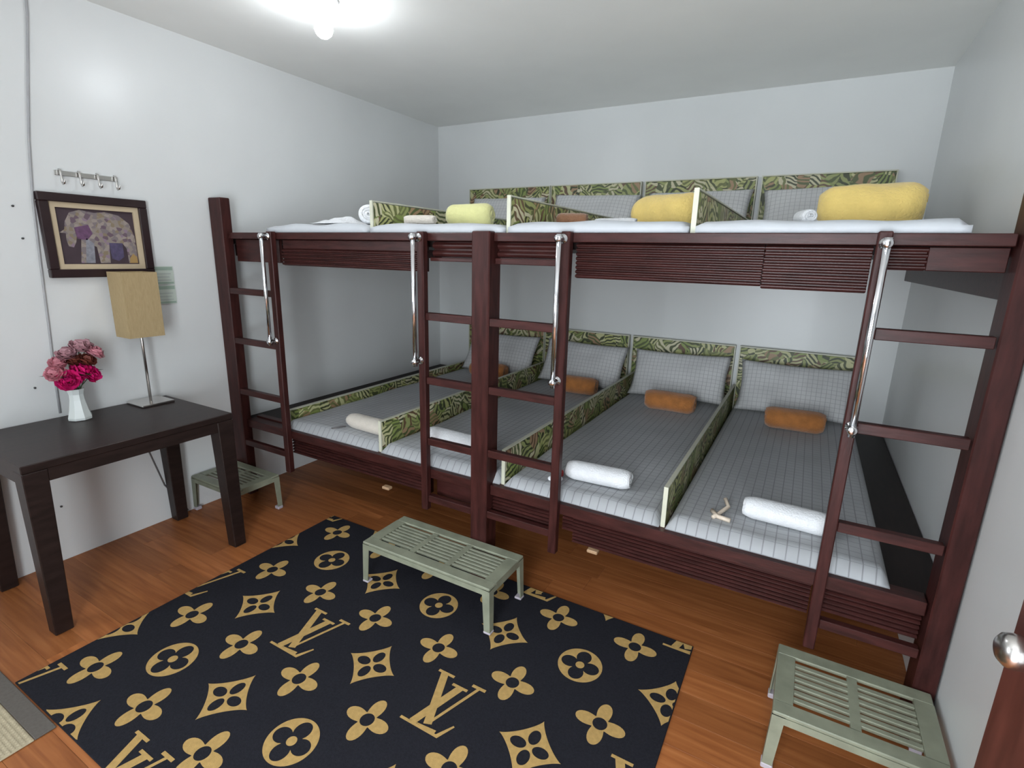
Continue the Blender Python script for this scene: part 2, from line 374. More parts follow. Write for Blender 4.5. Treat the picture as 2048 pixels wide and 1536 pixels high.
# caps along the front edges
SEG = [(0.107, 1.695), (1.782, 3.303)]
for x0, x1 in SEG:
    bpart('cap_rail', x0, x1, 0.0, 0.060, 1.490, ZR)
    bpart('cap_rail', x0, x1, 0.0, 0.060, 0.425, 0.470)
bpart('cap_rail', 0.107, 0.38, 0.062, 0.10, 0.455, 0.478)
def fascia(x0, x1, z0, z1, slats, y=0.034, zs0=None):
    """backing board with proud half-round slats on its face"""
    f = bpart('fascia_board', x0, x1, y, y + 0.022, z0, z1)
    zs0 = z0 if zs0 is None else zs0
    if slats:
        p = (z1 - zs0) / slats
        for i in range(slats):
            zc = zs0 + (i + 0.5) * p; r = p * 0.40
            s = BM()
            prof = [(y + 0.001, zc - r), (y - 0.006, zc - r * 0.85), (y - 0.011, zc - r * 0.2), (y - 0.011, zc + r * 0.25), (y - 0.005, zc + r * 0.9), (y + 0.001, zc + r)]
            A = [s.verts.new((x0, a, c)) for a, c in prof]; B = [s.verts.new((x1, a, c)) for a, c in prof]
            for k in range(len(prof)): s.faces.new((A[k], A[(k + 1) % 6], B[(k + 1) % 6], B[k]))
            s.faces.new(A); s.faces.new(B); bmesh.ops.recalc_face_normals(s, faces=s.faces)
            obj('slat', s, 'bed_wood', f)
    return f
# upper fascia sections
fascia(0.107, 0.46, 1.372, 1.488, 0, y=0.040)
f = bpart('fascia_board', 0.50, 1.423, 0.034, 0.056, 1.445, 1.488)
fascia(0.50, 1.423, 1.362, 1.444, 5)
fascia(1.462, 1.695, 1.424, 1.488, 2, y=0.040)
bpart('lip', 1.462, 1.695, 0.012, 0.055, 1.408, 1.423)
fascia(1.782, 2.078, 1.428, 1.488, 2, y=0.040)
bpart('lip', 1.782, 2.078, 0.012, 0.055, 1.404, 1.427)
fascia(2.117, 2.735, 1.364, 1.488, 8)
fascia(2.737, 3.010, 1.358, 1.488, 8, y=0.026)
fascia(3.047, 3.135, 1.425, 1.488, 4)
bpart('fascia_board', 3.136, 3.303, 0.034, 0.056, 1.425, 1.488)
# lower fascia sections
fascia(0.45, 1.423, 0.32, 0.423, 6, y=0.045)
fascia(1.462, 1.695, 0.325, 0.423, 0, y=0.040)
fascia(1.782, 2.078, 0.325, 0.423, 6)
fascia(2.117, 2.165, 0.345, 0.423, 5)
fascia(2.167, 3.010, 0.305, 0.423, 8, y=0.026)
fascia(3.047, 3.303, 0.325, 0.423, 6)
# ladder stiles and rungs
for x0, x1, zb in ((0.462, 0.499, 0.235), (1.425, 1.460, 0.275), (2.080, 2.115, 0.258), (3.012, 3.045, 0.215)):
    bpart('ladder_stile', x0, x1, -0.032, -0.0005, zb, ZR + 0.004, UP, bevel=0.003)
for x0, x1, zz in ((0.106, 0.461, (1.215, 0.940, 0.645, 0.335)), (1.461, 1.696, (1.178, 0.896, 0.612, 0.332)), (1.781, 2.079, (1.178, 0.898, 0.622, 0.340)), (3.046, 3.304, (1.250, 0.974, 0.655, 0.310))):
    for z in zz: bpart('ladder_rung', x0, x1, -0.024, 0.004, z - 0.016, z + 0.016)
for x in (1.17, 2.26):
    bpart('pull_tab', x - 0.022, x + 0.022, 0.0, 0.030, 0.292, 0.306, 'tab_brass', bevel=0.003)
# chrome grab rails bolted to the stiles
for x, z0, z1 in ((0.478, 0.975, 1.512), (1.438, 0.985, 1.512), (2.090, 0.985, 1.510), (3.032, 0.978, 1.503)):
    yr = -0.070
    g = obj('grab_rail', tube(BM(), [(x, yr, z0 - 0.02), (x, yr, z1 + 0.005)], 0.0095, 16), 'chrome', bed, smooth=True)
    for z in (z0, z1 - 0.01):
        fb = lathe(BM(), [(0.017, -0.033), (0.017, -0.037), (0.009, -0.039), (0.009, -0.056), (0.0135, -0.059), (0.0135, -0.082), (0.006, -0.085)], (x, 0, z), 16, 'y')
        obj('flange', fb, 'chrome', g, smooth=True)

# ------------------------------------------------------------------ mattresses, headboards, dividers
MX = [0.40, 1.115, 1.825, 2.515, 3.225]
WHERE = ['by the left wall', 'second from the left wall', 'second from the right wall', 'by the right wall']
def mattress(x0, x1, z0, z1, mat, name, label, front, wav):
    bm = BM(); nx, ny = 26, 60; w = x1 - x0; d = 1.93 - front
    def P(i, j, top):
        u, v = i / nx, j / ny
        x = x0 + w * u; yy = front + d * v
        e = min(u, 1 - u, 1) * w; f_ = min(v, 1 - v) * d
        rr = 0.022
        k = min(1, e / rr); l = min(1, f_ / rr)
        s = math.sqrt(max(0, 1 - (1 - k) ** 2)) * math.sqrt(max(0, 1 - (1 - l) ** 2))
        if top:
            z = z0 + 0.02 + (z1 - z0 - 0.02) * s + wav * noise.noise(Vector((x * 5, yy * 4, z1 * 3))) * s
        else: z = z0
        return Vector((x, yy, z))
    T = [[bm.verts.new(P(i, j, True)) for j in range(ny + 1)] for i in range(nx + 1)]
    B_ = {}
    for i in range(nx + 1):
        for j in range(ny + 1):
            if i in (0, nx) or j in (0, ny): B_[i, j] = bm.verts.new(P(i, j, False))
    for i in range(nx):
        for j in range(ny): bm.faces.new((T[i][j], T[i + 1][j], T[i + 1][j + 1], T[i][j + 1]))
    for i in range(nx):
        for j in (0, ny): bm.faces.new((T[i][j], T[i + 1][j], B_[i + 1, j], B_[i, j]))
    for j in range(ny):
        for i in (0, nx): bm.faces.new((T[i][j], T[i][j + 1], B_[i, j + 1], B_[i, j]))
    ring = [B_[i, 0] for i in range(nx + 1)] + [B_[nx, j] for j in range(1, ny + 1)] + [B_[i, ny] for i in range(nx - 1, -1, -1)] + [B_[0, j] for j in range(ny - 1, 0, -1)]
    bm.faces.new(ring); bmesh.ops.recalc_face_normals(bm, faces=bm.faces)
    return tag(obj(name, bm, mat, smooth=True), label, 'mattress')
for i in range(4):
    a, b_ = MX[i] + 0.012, MX[i + 1] - 0.012
    tag(mattress(a, b_, ZM + 0.001, 0.512, 'sheet_grid', 'mattress', 'thin mattress in grey checked sheet, lower bunk, ' + WHERE[i], 0.025, 0.006), group='lower bunk mattresses')
    tag(mattress(a, b_, ZR + 0.001, 1.560, 'sheet_white', 'mattress', 'thin mattress in whitish sheet, upper bunk, ' + WHERE[i], 0.012, 0.012), group='upper bunk mattresses')

def framed_panel(name, x0, x1, y0, y1, z0, z1, label, cat, group, thick_axis, sag=0.0):
    t = empty(name, ((x0 + x1) / 2, (y0 + y1) / 2, z0), label, cat, group)
    e = 0.007
    b1 = BM()
    if thick_axis == 'y': box(b1, x0 + e, x1 - e, y0, y1, z0 + .001, z1 - e, bevel=0.003)
    else: box(b1, x0, x1, y0 + e, y1 - e, z0 + .001, z1 - e, bevel=0.003)
    obj('printed_panel', b1, 'jungle_print', t)
    b2 = BM()
    if thick_axis == 'y':
        box(b2, x0, x0 + e, y0 - .002, y1 + .001, z0, z1); box(b2, x1 - e, x1, y0 - .002, y1 + .001, z0, z1); box(b2, x0 + e, x1 - e, y0 - .002, y1 + .001, z1 - e, z1)
    else:
        box(b2, x0 - .002, x1 + .002, y0, y0 + e, z0, z1); box(b2, x0 - .002, x1 + .002, y1 - e, y1, z0, z1)
        box(b2, x0 - .002, x1 + .002, y0 + e, y1 - e, z1 - e * .7, z1)
    obj('edge_trim', b2, 'panel_trim', t)
    return t
HB = [(0.345, 1.072), (1.078, 1.765), (1.790, 2.492), (2.518, 3.207)]
for i, (a, b_) in enumerate(HB):
    framed_panel('headboard', a, b_, 1.955, 1.993, ZM + 0.001, 0.890, 'jungle leaf print headboard, lower bunk, ' + WHERE[i], 'headboard', 'lower headboards', 'y')
    framed_panel('headboard', a, b_, 1.955, 1.993, ZR + 0.001, 1.953, 'jungle leaf print headboard, upper bunk, ' + WHERE[i], 'headboard', 'upper headboards', 'y')
DW = ['nearest the left wall', 'behind the middle post', 'nearest the right wall']
for i in (1, 2, 3):
    x = MX[i]
    framed_panel('bed_divider', x - .006, x + .006, 0.035, 1.94, ZM + 0.001, 0.630, 'low leaf print divider between mattresses, lower bunk, ' + DW[i - 1], 'divider', 'lower bunk dividers', 'x')
    framed_panel('bed_divider', x - .006, x + .006, 0.035, 1.94, ZR + 0.001, 1.662, 'low leaf print divider between mattresses, upper bunk, ' + DW[i - 1], 'divider', 'upper bunk dividers', 'x')
framed_panel('bed_divider', MX[0] - .012, MX[0] + .006, 0.062, 1.94, ZM + 0.001, 0.560, 'low leaf print border along the mattress side facing the left wall', 'divider', 'lower bunk dividers', 'x')

# ------------------------------------------------------------------ pillows
def pillow_bm(a, b_, t, seed):
    bm = BM(); n = 22; top = {}; bot = {}
    for i in range(n + 1):
        for j in range(n + 1):
            u, v = i / n * 2 - 1, j / n * 2 - 1
            x = a * u * (1 - 0.07 * v * v * 0 - 0.06 * (1 - u * u * 0) * (1 - abs(v) ** 2) * 0 + 0.0) * (0.94 + 0.06 * v * v)
            yy = b_ * v * (0.93 + 0.07 * u * u)
            h = t * (max(0, 1 - u ** 4) ** 0.55) * (max(0, 1 - v ** 4) ** 0.55)
            nn = 1 + 0.22 * noise.noise(Vector((u * 1.7 + seed, v * 1.7, seed)))
            top[i, j] = bm.verts.new((x, yy, h * nn + .001))
            bot[i, j] = bm.verts.new((x, yy, -h * 0.8 - .001)) if 0 < i < n and 0 < j < n else top[i, j]
    for i in range(n):
        for j in range(n):
            bm.faces.new((top[i, j], top[i + 1, j], top[i + 1, j + 1], top[i, j + 1]))
            q = (bot[i, j], bot[i, j + 1], bot[i + 1, j + 1], bot[i + 1, j])
            if len(set(q)) == 4:
                try: bm.faces.new(q)
                except ValueError: pass
    bmesh.ops.recalc_face_normals(bm, faces=bm.faces)
    return bm
for lv, (zf, lab, grp) in enumerate(((0.512, 'lower', 'pillows on the lower bunk'), (1.562, 'upper', 'pillows on the upper bunk'))):
    for i in range(4):
        xc = (MX[i] + MX[i + 1]) / 2; w_ = 0.322
        o = obj('pillow', pillow_bm(w_, 0.170, 0.052, i * 3.1 + lv), 'pillow_grid', local=True, smooth=True)
        o.location = (xc, 1.80, zf + 0.158); o.rotation_euler = (R(60), R(random.uniform(-2, 2)), R(random.uniform(-2, 2)))
        tag(o, 'grey checked pillow against headboard, %s bunk, %s' % (lab, WHERE[i]), 'pillow', grp)

# ------------------------------------------------------------------ rolled towels and blankets
def roll_bm(L, Rr, turns=3.2, seed=0, flat=0.9, rough=0.05, nl=22):
    """a cloth sheet rolled up along the x axis, resting on z = 0"""
    bm = BM(); endr = 0.16 + 2.0 * rough; per = 26; n = int(turns * per); pitch = Rr / (turns + 0.35); rings = []; ph = -2 * math.pi * turns - 1.0
    for s in range(nl + 1):
        u = s / nl; x = (u - 0.5) * L
        ring_o, ring_i = [], []
        for k in range(n + 1):
            th = 2 * math.pi * k / per; r = pitch * (0.35 + th / (2 * math.pi))
            inner = max(pitch * 0.05, r - pitch * 0.86)
            endk = min(1, (0.5 - abs(u - 0.5)) * nl / 3.0); outerness = k / n
            ex = (1 - endr * (1 - endk) ** 1.6 * outerness)
            wob = 1 + rough * noise.noise(Vector((x * 9 + seed * 5, math.cos(th) * 1.3, math.sin(th) * 1.3 + seed)))
            dx = 0.006 * noise.noise(Vector((seed + th * 0.7, 3.3, seed))) * (1 if u > 0.5 else -1) * (1 - endk)
            for lst, rr in ((ring_o, r * ex * wob), (ring_i, inner * ex * wob)):
                lst.append(bm.verts.new((x + dx, rr * math.cos(th + ph), rr * math.sin(th + ph) * flat)))
        rings.append((ring_o, ring_i))
    for (ao, ai), (bo, bi) in zip(rings, rings[1:]):
        for k in range(n):
            bm.faces.new((ao[k], ao[k + 1], bo[k + 1], bo[k])); bm.faces.new((ai[k], bi[k], bi[k + 1], ai[k + 1]))
        bm.faces.new((ao[n], ai[n], bi[n], bo[n])); bm.faces.new((ao[0], bo[0], bi[0], ai[0]))
    for o_, i_ in (rings[0], rings[-1]):
        for k in range(n): bm.faces.new((o_[k], i_[k], i_[k + 1], o_[k + 1]))
    bmesh.ops.recalc_face_normals(bm, faces=bm.faces)
    zmin = min(v.co.z for v in bm.verts)
    for v in bm.verts: v.co.z = max(v.co.z - zmin - 0.004, 0.0) if v.co.z - zmin < 0.02 else v.co.z - zmin - 0.004
    return bm
def roll(name, mat, loc, L, Rr, rz, label, cat, group, seed, turns=3.2, flat=0.9, rough=0.05):
    o = obj(name, roll_bm(L, Rr, turns, seed, flat, rough), mat, local=True, smooth=True)
    o.location = loc; o.rotation_euler = (0, 0, R(rz))
    return tag(o, label, cat, group)
ZL, ZU = 0.515, 1.566
# lower bunk
for i, (x, yy, rz, L) in enumerate(((0.945, 0.145, -3, 0.29), (1.44, 0.20, -2, 0.30), (2.205, 0.185, 4, 0.27), (2.912, 0.205, -2, 0.29))):
    roll('rolled_towel', 'towel_cream' if i == 0 else 'towel_white', (x, yy, ZL), L, 0.055, rz, 'rolled towel at mattress foot, lower bunk, ' + WHERE[i], 'towel', 'rolled towels on the lower bunk', i, flat=0.82)
for i, (x, yy, rz) in enumerate(((0.80, 1.56, 3), (1.54, 1.52, 3), (2.205, 1.45, 2), (2.895, 1.46, 2))):
    roll('rolled_blanket', 'fleece_orange', (x, yy, ZL), 0.30, 0.075, rz, 'rolled tan orange fleece blanket below pillow, lower bunk, ' + WHERE[i], 'blanket', 'rolled fleece blankets on the lower bunk', 10 + i, flat=0.92)
# upper bunk
roll('rolled_blanket', 'fleece_yellow', (2.215, 0.90, ZU), 0.35, 0.108, -24, 'rolled yellow fleece blanket on the upper bunk, second mattress from the right wall', 'blanket', 'rolled yellow blankets on the upper bunk', 21, turns=2.6, rough=0.14)
roll('rolled_blanket', 'fleece_yellow', (3.035, 0.86, ZU), 0.36, 0.116, -6, 'fat rolled yellow fleece blanket on the upper bunk nearest the right wall', 'blanket', 'rolled yellow blankets on the upper bunk', 23, turns=2.4, rough=0.16)
roll('rolled_blanket', 'fleece_lemon', (1.325, 0.52, ZU), 0.235, 0.078, 12, 'pale lemon rolled blanket on the upper bunk above the lower left ladder', 'blanket', 'rolled yellow blankets on the upper bunk', 25, turns=2.4, rough=0.1)
roll('rolled_blanket', 'fleece_brown', (1.925, 0.42, ZU), 0.13, 0.040, 10, 'small brown rolled cloth against the upper divider behind the middle post', 'blanket', None, 26, turns=2.2)
roll('rolled_towel', 'towel_white', (1.00, 0.15, ZU), 0.15, 0.056, -52, 'rolled white towel on the upper bunk mattress beside the left wall', 'towel', 'rolled towels on the upper bunk', 31)
roll('rolled_towel', 'towel_cream', (1.30, 0.15, ZU), 0.16, 0.026, 4, 'cream rolled hand towel on the upper bunk in front of the lemon blanket', 'towel', 'rolled towels on the upper bunk', 32)
roll('rolled_towel', 'towel_white', (2.13, 0.40, ZU), 0.17, 0.030, 5, 'flat white rolled towel on the upper bunk in front of the smaller yellow blanket', 'towel', 'rolled towels on the upper bunk', 33, flat=0.7)
roll('rolled_towel', 'towel_white', (2.825, 0.30, ZU), 0.10, 0.030, -70, 'small white rolled towel on the upper bunk left of the fat yellow blanket', 'towel', 'rolled towels on the upper bunk', 34)
# crumpled white cloth on the left upper mattress
def crumple(x0, x1, y0, y1, z, h, seed):
    bm = BM(); n = 20; g = {}
    for i in range(n + 1):
        for j in range(n + 1):
            u, v = i / n, j / n
            e = (math.sin(math.pi * u) * math.sin(math.pi * v)) ** 0.7
            hh = h * e * (0.65 + 0.6 * noise.noise(Vector((u * 4 + seed, v * 4, 0))))
            g[i, j] = bm.verts.new((x0 + (x1 - x0) * u, y0 + (y1 - y0) * v, z + max(0.001, hh)))
    for i in range(n):
        for j in range(n): bm.faces.new((g[i, j], g[i + 1, j], g[i + 1, j + 1], g[i, j + 1]))
    r = bmesh.ops.extrude_face_region(bm, geom=list(bm.faces))
    for v in r['geom']:
        if isinstance(v, bmesh.types.BMVert): v.co.z = z
    bmesh.ops.recalc_face_normals(bm, faces=bm.faces)
    return bm
tag(obj('folded_cloth', crumple(0.66, 0.88, 0.08, 0.30, ZU + .004, 0.045, 2.0), 'towel_white', smooth=True), 'crumpled white cloth on the upper bunk left of the rolled white towel', 'cloth')
# small items on the lower bunk
bm = tube(BM(), [(2.676, 0.115, 0.520), (2.690, 0.150, 0.521), (2.716, 0.205, 0.533), (2.700, 0.232, 0.552)], 0.0075, 8)
tube(bm, [(2.665, 0.165, 0.523), (2.690, 0.130, 0.520), (2.735, 0.122, 0.519)], 0.0085, 8)
tag(obj('folded_strap', bm, 'beige_plastic', smooth=True), 'small beige folded strap beside the rolled towel nearest the right wall', 'strap')
rp = empty('soap_packet', (2.035, 0.125, 0.515), 'small red and white packet beside a rolled towel, behind a ladder', 'packet')
obj('wrapper', boxm(2.012, 2.055, 0.125, 0.165, 0.515, 0.545, bevel=0.005), 'red_plastic', rp)
obj('paper_band', boxm(2.014, 2.070, 0.085, 0.122, 0.515, 0.533, bevel=0.005), 'towel_white', rp)
tag(obj('cord_loop', tube(BM(), [(0.745, 0.060, 0.518), (0.765, 0.075, 0.519), (0.772, 0.10, 0.520), (0.790, 0.118, 0.521)], 0.004, 6), 'cord_dark', smooth=True), 'short dark cord at the end of the cream towel on the lower bunk', 'cord')

# ------------------------------------------------------------------ slotted metal step stools
def stool(x0, x1, y0, y1, zt, label, ncol, nslot):
    t = empty('step_stool', ((x0 + x1) / 2, (y0 + y1) / 2, 0), label, 'stool', 'step stools in front of the ladders')
    rim = 0.05; th = 0.012; s = 'stool_paint'
    b1 = BM()
    box(b1, x0, x1, y0, y0 + rim, zt - th, zt, bevel=0.003); box(b1, x0, x1, y1 - rim, y1, zt - th, zt, bevel=0.003)
    box(b1, x0, x0 + rim, y0 + rim, y1 - rim, zt - th, zt - .0004); box(b1, x1 - rim, x1, y0 + rim, y1 - rim, zt - th, zt - .0004)
    obj('top_rim', b1, s, t)
    b2 = BM()
    for a in ((x0, x1, y0, y0 + .005), (x0, x1, y1 - .005, y1), (x0, x0 + .005, y0 + .005, y1 - .005), (x1 - .005, x1, y0 + .005, y1 - .005)): box(b2, *a, zt - 0.034, zt - th)
    obj('apron', b2, s, t)
    ix0, ix1, iy0, iy1 = x0 + rim, x1 - rim, y0 + rim, y1 - rim
    for k in range(1, ncol):
        xc = ix0 + (ix1 - ix0) * k / ncol
        obj('cross_bar', boxm(xc - 0.013, xc + 0.013, iy0, iy1, zt - th, zt - .0008), s, t)
    p = (iy1 - iy0) / nslot; slot = p * 0.43
    for k in range(nslot - 1):
        yc = iy0 + p * (k + 1)
        obj('slat', boxm(ix0, ix1, yc - (p - slot) / 2, yc + (p - slot) / 2, zt - th, zt - .0012, bevel=0.0015), s, t)
    sp = 0.006
    for sx, xx in ((-1, x0), (1, x1)):
        for sy, yy in ((-1, y0), (1, y1)):
            b3 = BM(); w = 0.034; k = 0.004
            prof = [(0, 0), (w, 0), (w, k), (k, k), (k, w), (0, w)]
            A, B_ = [], []
            for px, py in prof:
                A.append(b3.verts.new((xx - sx * px, yy - sy * py, zt - th))); B_.append(b3.verts.new((xx + sx * sp - sx * px * 0.8, yy + sy * sp * .3 - sy * py * 0.8, 0.012)))
            for q in range(6): b3.faces.new((A[q], A[(q + 1) % 6], B_[(q + 1) % 6], B_[q]))
            b3.faces.new(A); b3.faces.new(B_); bmesh.ops.recalc_face_normals(b3, faces=b3.faces)
            leg = obj('leg', b3, s, t)
            xa, xb = sorted((xx + sx * sp + sx * 0.002, xx + sx * sp - sx * 0.030)); ya, yb = sorted((yy + sy * .004, yy - sy * 0.028))
            obj('rubber_foot', boxm(xa, xb, ya, yb, 0.0075 if 1.2 < xx < 2.1 else 0.0, 0.018, bevel=0.003), 'stool_foot', leg)
    return t
stool(1.318, 1.972, -0.305, -0.032, 0.208, 'long grey green slotted metal step stool standing on the rug', 3, 8)
stool(2.945, 3.352, -0.345, -0.034, 0.202, 'grey green slotted metal step stool standing in the corner by the right wall', 2, 7)
stool(0.014, 0.402, -0.305, -0.034, 0.205, 'grey green slotted metal step stool standing behind the dark table', 2, 7)

# ------------------------------------------------------------------ rug
RX0, RX1, RY0, RY1, RZ = 0.728, 2.673, -1.318, 0.050, 0.006
rug = tag(obj('rug', boxm(RX0, RX1, RY0, RY1, 0.0005, RZ, bevel=0.002, seg=2), 'rug_pile'), 'black rug printed with gold flowers and monograms on the wooden floor', 'rug')
def fill2d(polys):
    """flat mesh of closed outlines, inner outlines cut as holes"""
    cu = bpy.data.curves.new('outline', 'CURVE'); cu.dimensions = '2D'; cu.fill_mode = 'BOTH'
    for p in polys:
        s = cu.splines.new('POLY'); s.points.add(len(p) - 1); s.use_cyclic_u = True
        for q, c in zip(s.points, p): q.co = (c[0], c[1], 0, 1)
    co = bpy.data.objects.new('outline', cu); COL.objects.link(co)
    dg = bpy.context.evaluated_depsgraph_get(); me = bpy.data.meshes.new_from_object(co.evaluated_get(dg))
    bm = BM(); bm.from_mesh(me); bpy.data.meshes.remove(me); bpy.data.objects.remove(co); bpy.data.curves.remove(cu)
    return bm
def polar(f, n=72): return [(f(2 * math.pi * k / n) * math.cos(2 * math.pi * k / n), f(2 * math.pi * k / n) * math.sin(2 * math.pi * k / n)) for k in range(n)]
def ell(cx, cy, a, b_, n=24): return [(cx + a * math.cos(2 * math.pi * k / n), cy + b_ * math.sin(2 * math.pi * k / n)) for k in range(n)]
def petal4(r0, r1, e): return lambda t: r0 + (r1 - r0) * (abs(math.cos(2 * t)) ** e if math.cos(2 * t) > 0 or True else 0)
def four(r0, r1, e):
    def f(t):
        a = (t + math.pi / 4) % (math.pi / 2) - math.pi / 4
        return r0 + (r1 - r0) * max(0, math.cos(2 * a)) ** e
    return f
def motif_flower(): return fill2d([polar(four(0.028, 0.082, 1.6)), ell(0, 0, 0.0235, 0.0235)])
def motif_circle(): return fill2d([ell(0, 0, 0.080, 0.080, 48), polar(four(0.030, 0.071, 0.8)), ell(0, 0, 0.016, 0.016)])
def motif_star():
    o = []
    for k in range(80):
        t = 2 * math.pi * k / 80; c, s = math.cos(t), math.sin(t); p = 0.80; aa = 0.104
        m = (abs(c) ** (2 / p) * 1, abs(s) ** (2 / p) * 1)
        o.append((math.copysign(aa * m[0], c), math.copysign(aa * m[1], s)))
    hs = []
    for k in range(4):
        a = k * math.pi / 2
        h = [(x_ * math.cos(a) - y_ * math.sin(a), x_ * math.sin(a) + y_ * math.cos(a)) for x_, y_ in ell(0.0375, 0, 0.0265, 0.0185)]
        hs.append(h)
    return fill2d([o] + hs)
def strokes(segs):
    bm = BM()
    for k_, ((x0, y0_), (x1, y1_), w0, w1) in enumerate(segs):
        d = Vector((x1 - x0, y1_ - y0_)); n = Vector((-d.y, d.x)).normalized()
        q = [Vector((x0, y0_)) + n * w0 / 2, Vector((x1, y1_)) + n * w1 / 2, Vector((x1, y1_)) - n * w1 / 2, Vector((x0, y0_)) - n * w0 / 2]
        f = bm.faces.new([bm.verts.new((p.x, p.y, 0.00006 * k_)) for p in q])
    return bm
def motif_letters():
    return strokes([((-0.070, 0.104), (0.006, -0.092), 0.027, 0.027), ((-0.096, 0.103), (-0.030, 0.103), 0.010, 0.010),
                    ((0.006, -0.090), (0.071, 0.102), 0.009, 0.010), ((0.044, 0.106), (0.096, 0.106), 0.011, 0.011),
                    ((0.015, 0.075), (-0.042, -0.110), 0.026, 0.026), ((-0.018, 0.076), (0.042, 0.076), 0.010, 0.010),
                    ((-0.085, -0.113), (0.060, -0.113), 0.009, 0.009), ((0.055, -0.115), (0.084, -0.058), 0.013, 0.006), ((-0.030, -0.106), (0.045, -0.104), 0.002, 0.012)])
MOT = {'F': motif_flower, 'C': motif_circle, 'S': motif_star, 'V': motif_letters}
NAMES = {'F': 'flower_motif', 'C': 'roundel_motif', 'S': 'star_motif', 'V': 'letter_motif'}
LY = {'F': 0.0, 'C': 0.0, 'S': 0.0, 'V': 0.0}
proto = {}
def place_motif(kind, x, yy):
    r = 0.115
    inside = RX0 + 0.004 < x - r and x + r < RX1 - 0.004 and RY0 + 0.004 < yy - r and yy + r < RY1 - 0.004
    loc = Vector((x, yy, RZ + 0.0006))
    if inside and kind in proto:
        o = proto[kind].copy(); COL.objects.link(o); o.parent = rug; o.location = loc - rug.location; return
    bm = MOT[kind]()
    if not inside:
        for co, no in (((RX0 + 0.004 - x, 0, 0), (-1, 0, 0)), ((RX1 - 0.004 - x, 0, 0), (1, 0, 0)), ((0, RY0 + 0.004 - yy, 0), (0, -1, 0)), ((0, RY1 - 0.004 - yy, 0), (0, 1, 0))):
            bmesh.ops.bisect_plane(bm, geom=list(bm.verts) + list(bm.edges) + list(bm.faces), plane_co=co, plane_no=no, clear_outer=True)
        if not bm.faces: bm.free(); return
    r_ = bmesh.ops.extrude_face_region(bm, geom=list(bm.faces))
    for v in r_['geom']:
        if isinstance(v, bmesh.types.BMVert): v.co.z -= 0.0008
    bmesh.ops.recalc_face_normals(bm, faces=bm.faces)
    o = obj(NAMES[kind], bm, 'rug_gold', rug, local=True); o.location = loc - rug.location
    if inside: proto[kind] = o
ROWS = [(0.115, 'VS', 0.745), (-0.070, 'F', 0.890), (-0.262, 'SC', 0.745), (-0.458, 'F', 0.893), (-0.645, 'VS', 0.738), (-0.822, 'F', 0.890), (-0.992, 'SC', 0.750), (-1.150, 'F', 0.880), (-1.312, 'VS', 0.735)]
for yy, pat, xs in ROWS:
    x = xs - 0.318 * 2; k = 0
    while x < RX1 + 0.12:
        if x > RX0 - 0.12: place_motif(pat[k % len(pat)], x - (0.025 if x < 0.8 else 0), yy)
        x += 0.318; k += 1

# woven door mat at the end of the rug
mat_ = empty('door_mat', (0.65, -1.55, 0), 'beige woven mat with a grey border lying against the black rug', 'mat')
obj('border', boxm(0.25, 1.048, -1.375, -1.323, 0.0004, 0.007, bevel=0.002), 'mat_border', mat_)
obj('backing', boxm(0.25, 1.048, -1.81, -1.376, 0.0004, 0.006, bevel=0.002), 'mat_loop', mat_)
lb = BM()
for i in range(66):
    for j in range(36):
        cx_, cy_ = 0.256 + i * 0.012 + (j % 2) * 0.006, -1.803 + j * 0.012
        if cx_ > 1.043: continue
        r = 0.0052; top = lb.verts.new((cx_, cy_, 0.0105))
        ring = [lb.verts.new((cx_ + r * math.cos(k * math.pi / 3), cy_ + r * math.sin(k * math.pi / 3), 0.0055)) for k in range(6)]
        for k in range(6): lb.faces.new((ring[k], ring[(k + 1) % 6], top))
lo = obj('loop_pile', lb, 'mat_loop', mat_, smooth=True); lo['kind'] = 'stuff'

# ------------------------------------------------------------------ table and what stands on it
TX0, TX1, TY0, TY1, TZ = 0.012, 0.575, -1.150, -0.372, 0.685
tb = empty('side_table', ((TX0 + TX1) / 2, (TY0 + TY1) / 2, 0), 'dark espresso wooden side table against the left wall', 'table')
obj('tabletop', boxm(TX0, TX1, TY0, TY1, TZ - 0.030, TZ, bevel=0.003), 'table_wood', tb)
lw = 0.075
b1 = BM()
for a in ((TX0 + lw, TX1 - lw, TY0 + .004, TY0 + .024), (TX0 + lw, TX1 - lw, TY1 - .024, TY1 - .004), (TX0 + .004, TX0 + .024, TY0 + lw, TY1 - lw), (TX1 - .024, TX1 - .004, TY0 + lw, TY1 - lw)):
    box(b1, *a, TZ - 0.078, TZ - 0.0305)
obj('apron', b1, 'table_wood', tb)
for sx, xx in ((1, TX0), (-1, TX1)):
    for sy, yy in ((1, TY0), (-1, TY1)):
        b3 = BM(); w0, w1 = lw, 0.058
        ins = 0.0
        A = [b3.verts.new((xx + sx * p * w0, yy + sy * q * w0, TZ - 0.0305)) for p, q in ((0, 0), (1, 0), (1, 1), (0, 1))]
        B_ = [b3.verts.new((xx + sx * (ins + p * w1), yy + sy * (ins + q * w1), 0)) for p, q in ((0, 0), (1, 0), (1, 1), (0, 1))]
        for k in range(4): b3.faces.new((A[k], A[(k + 1) % 4], B_[(k + 1) % 4], B_[k]))
        b3.faces.new(A); b3.faces.new(B_); bmesh.ops.recalc_face_normals(b3, faces=b3.faces)
        bmesh.ops.bevel(b3, geom=list(b3.edges), offset=0.003, segments=1, affect='EDGES')
        obj('leg', b3, 'table_wood', tb)

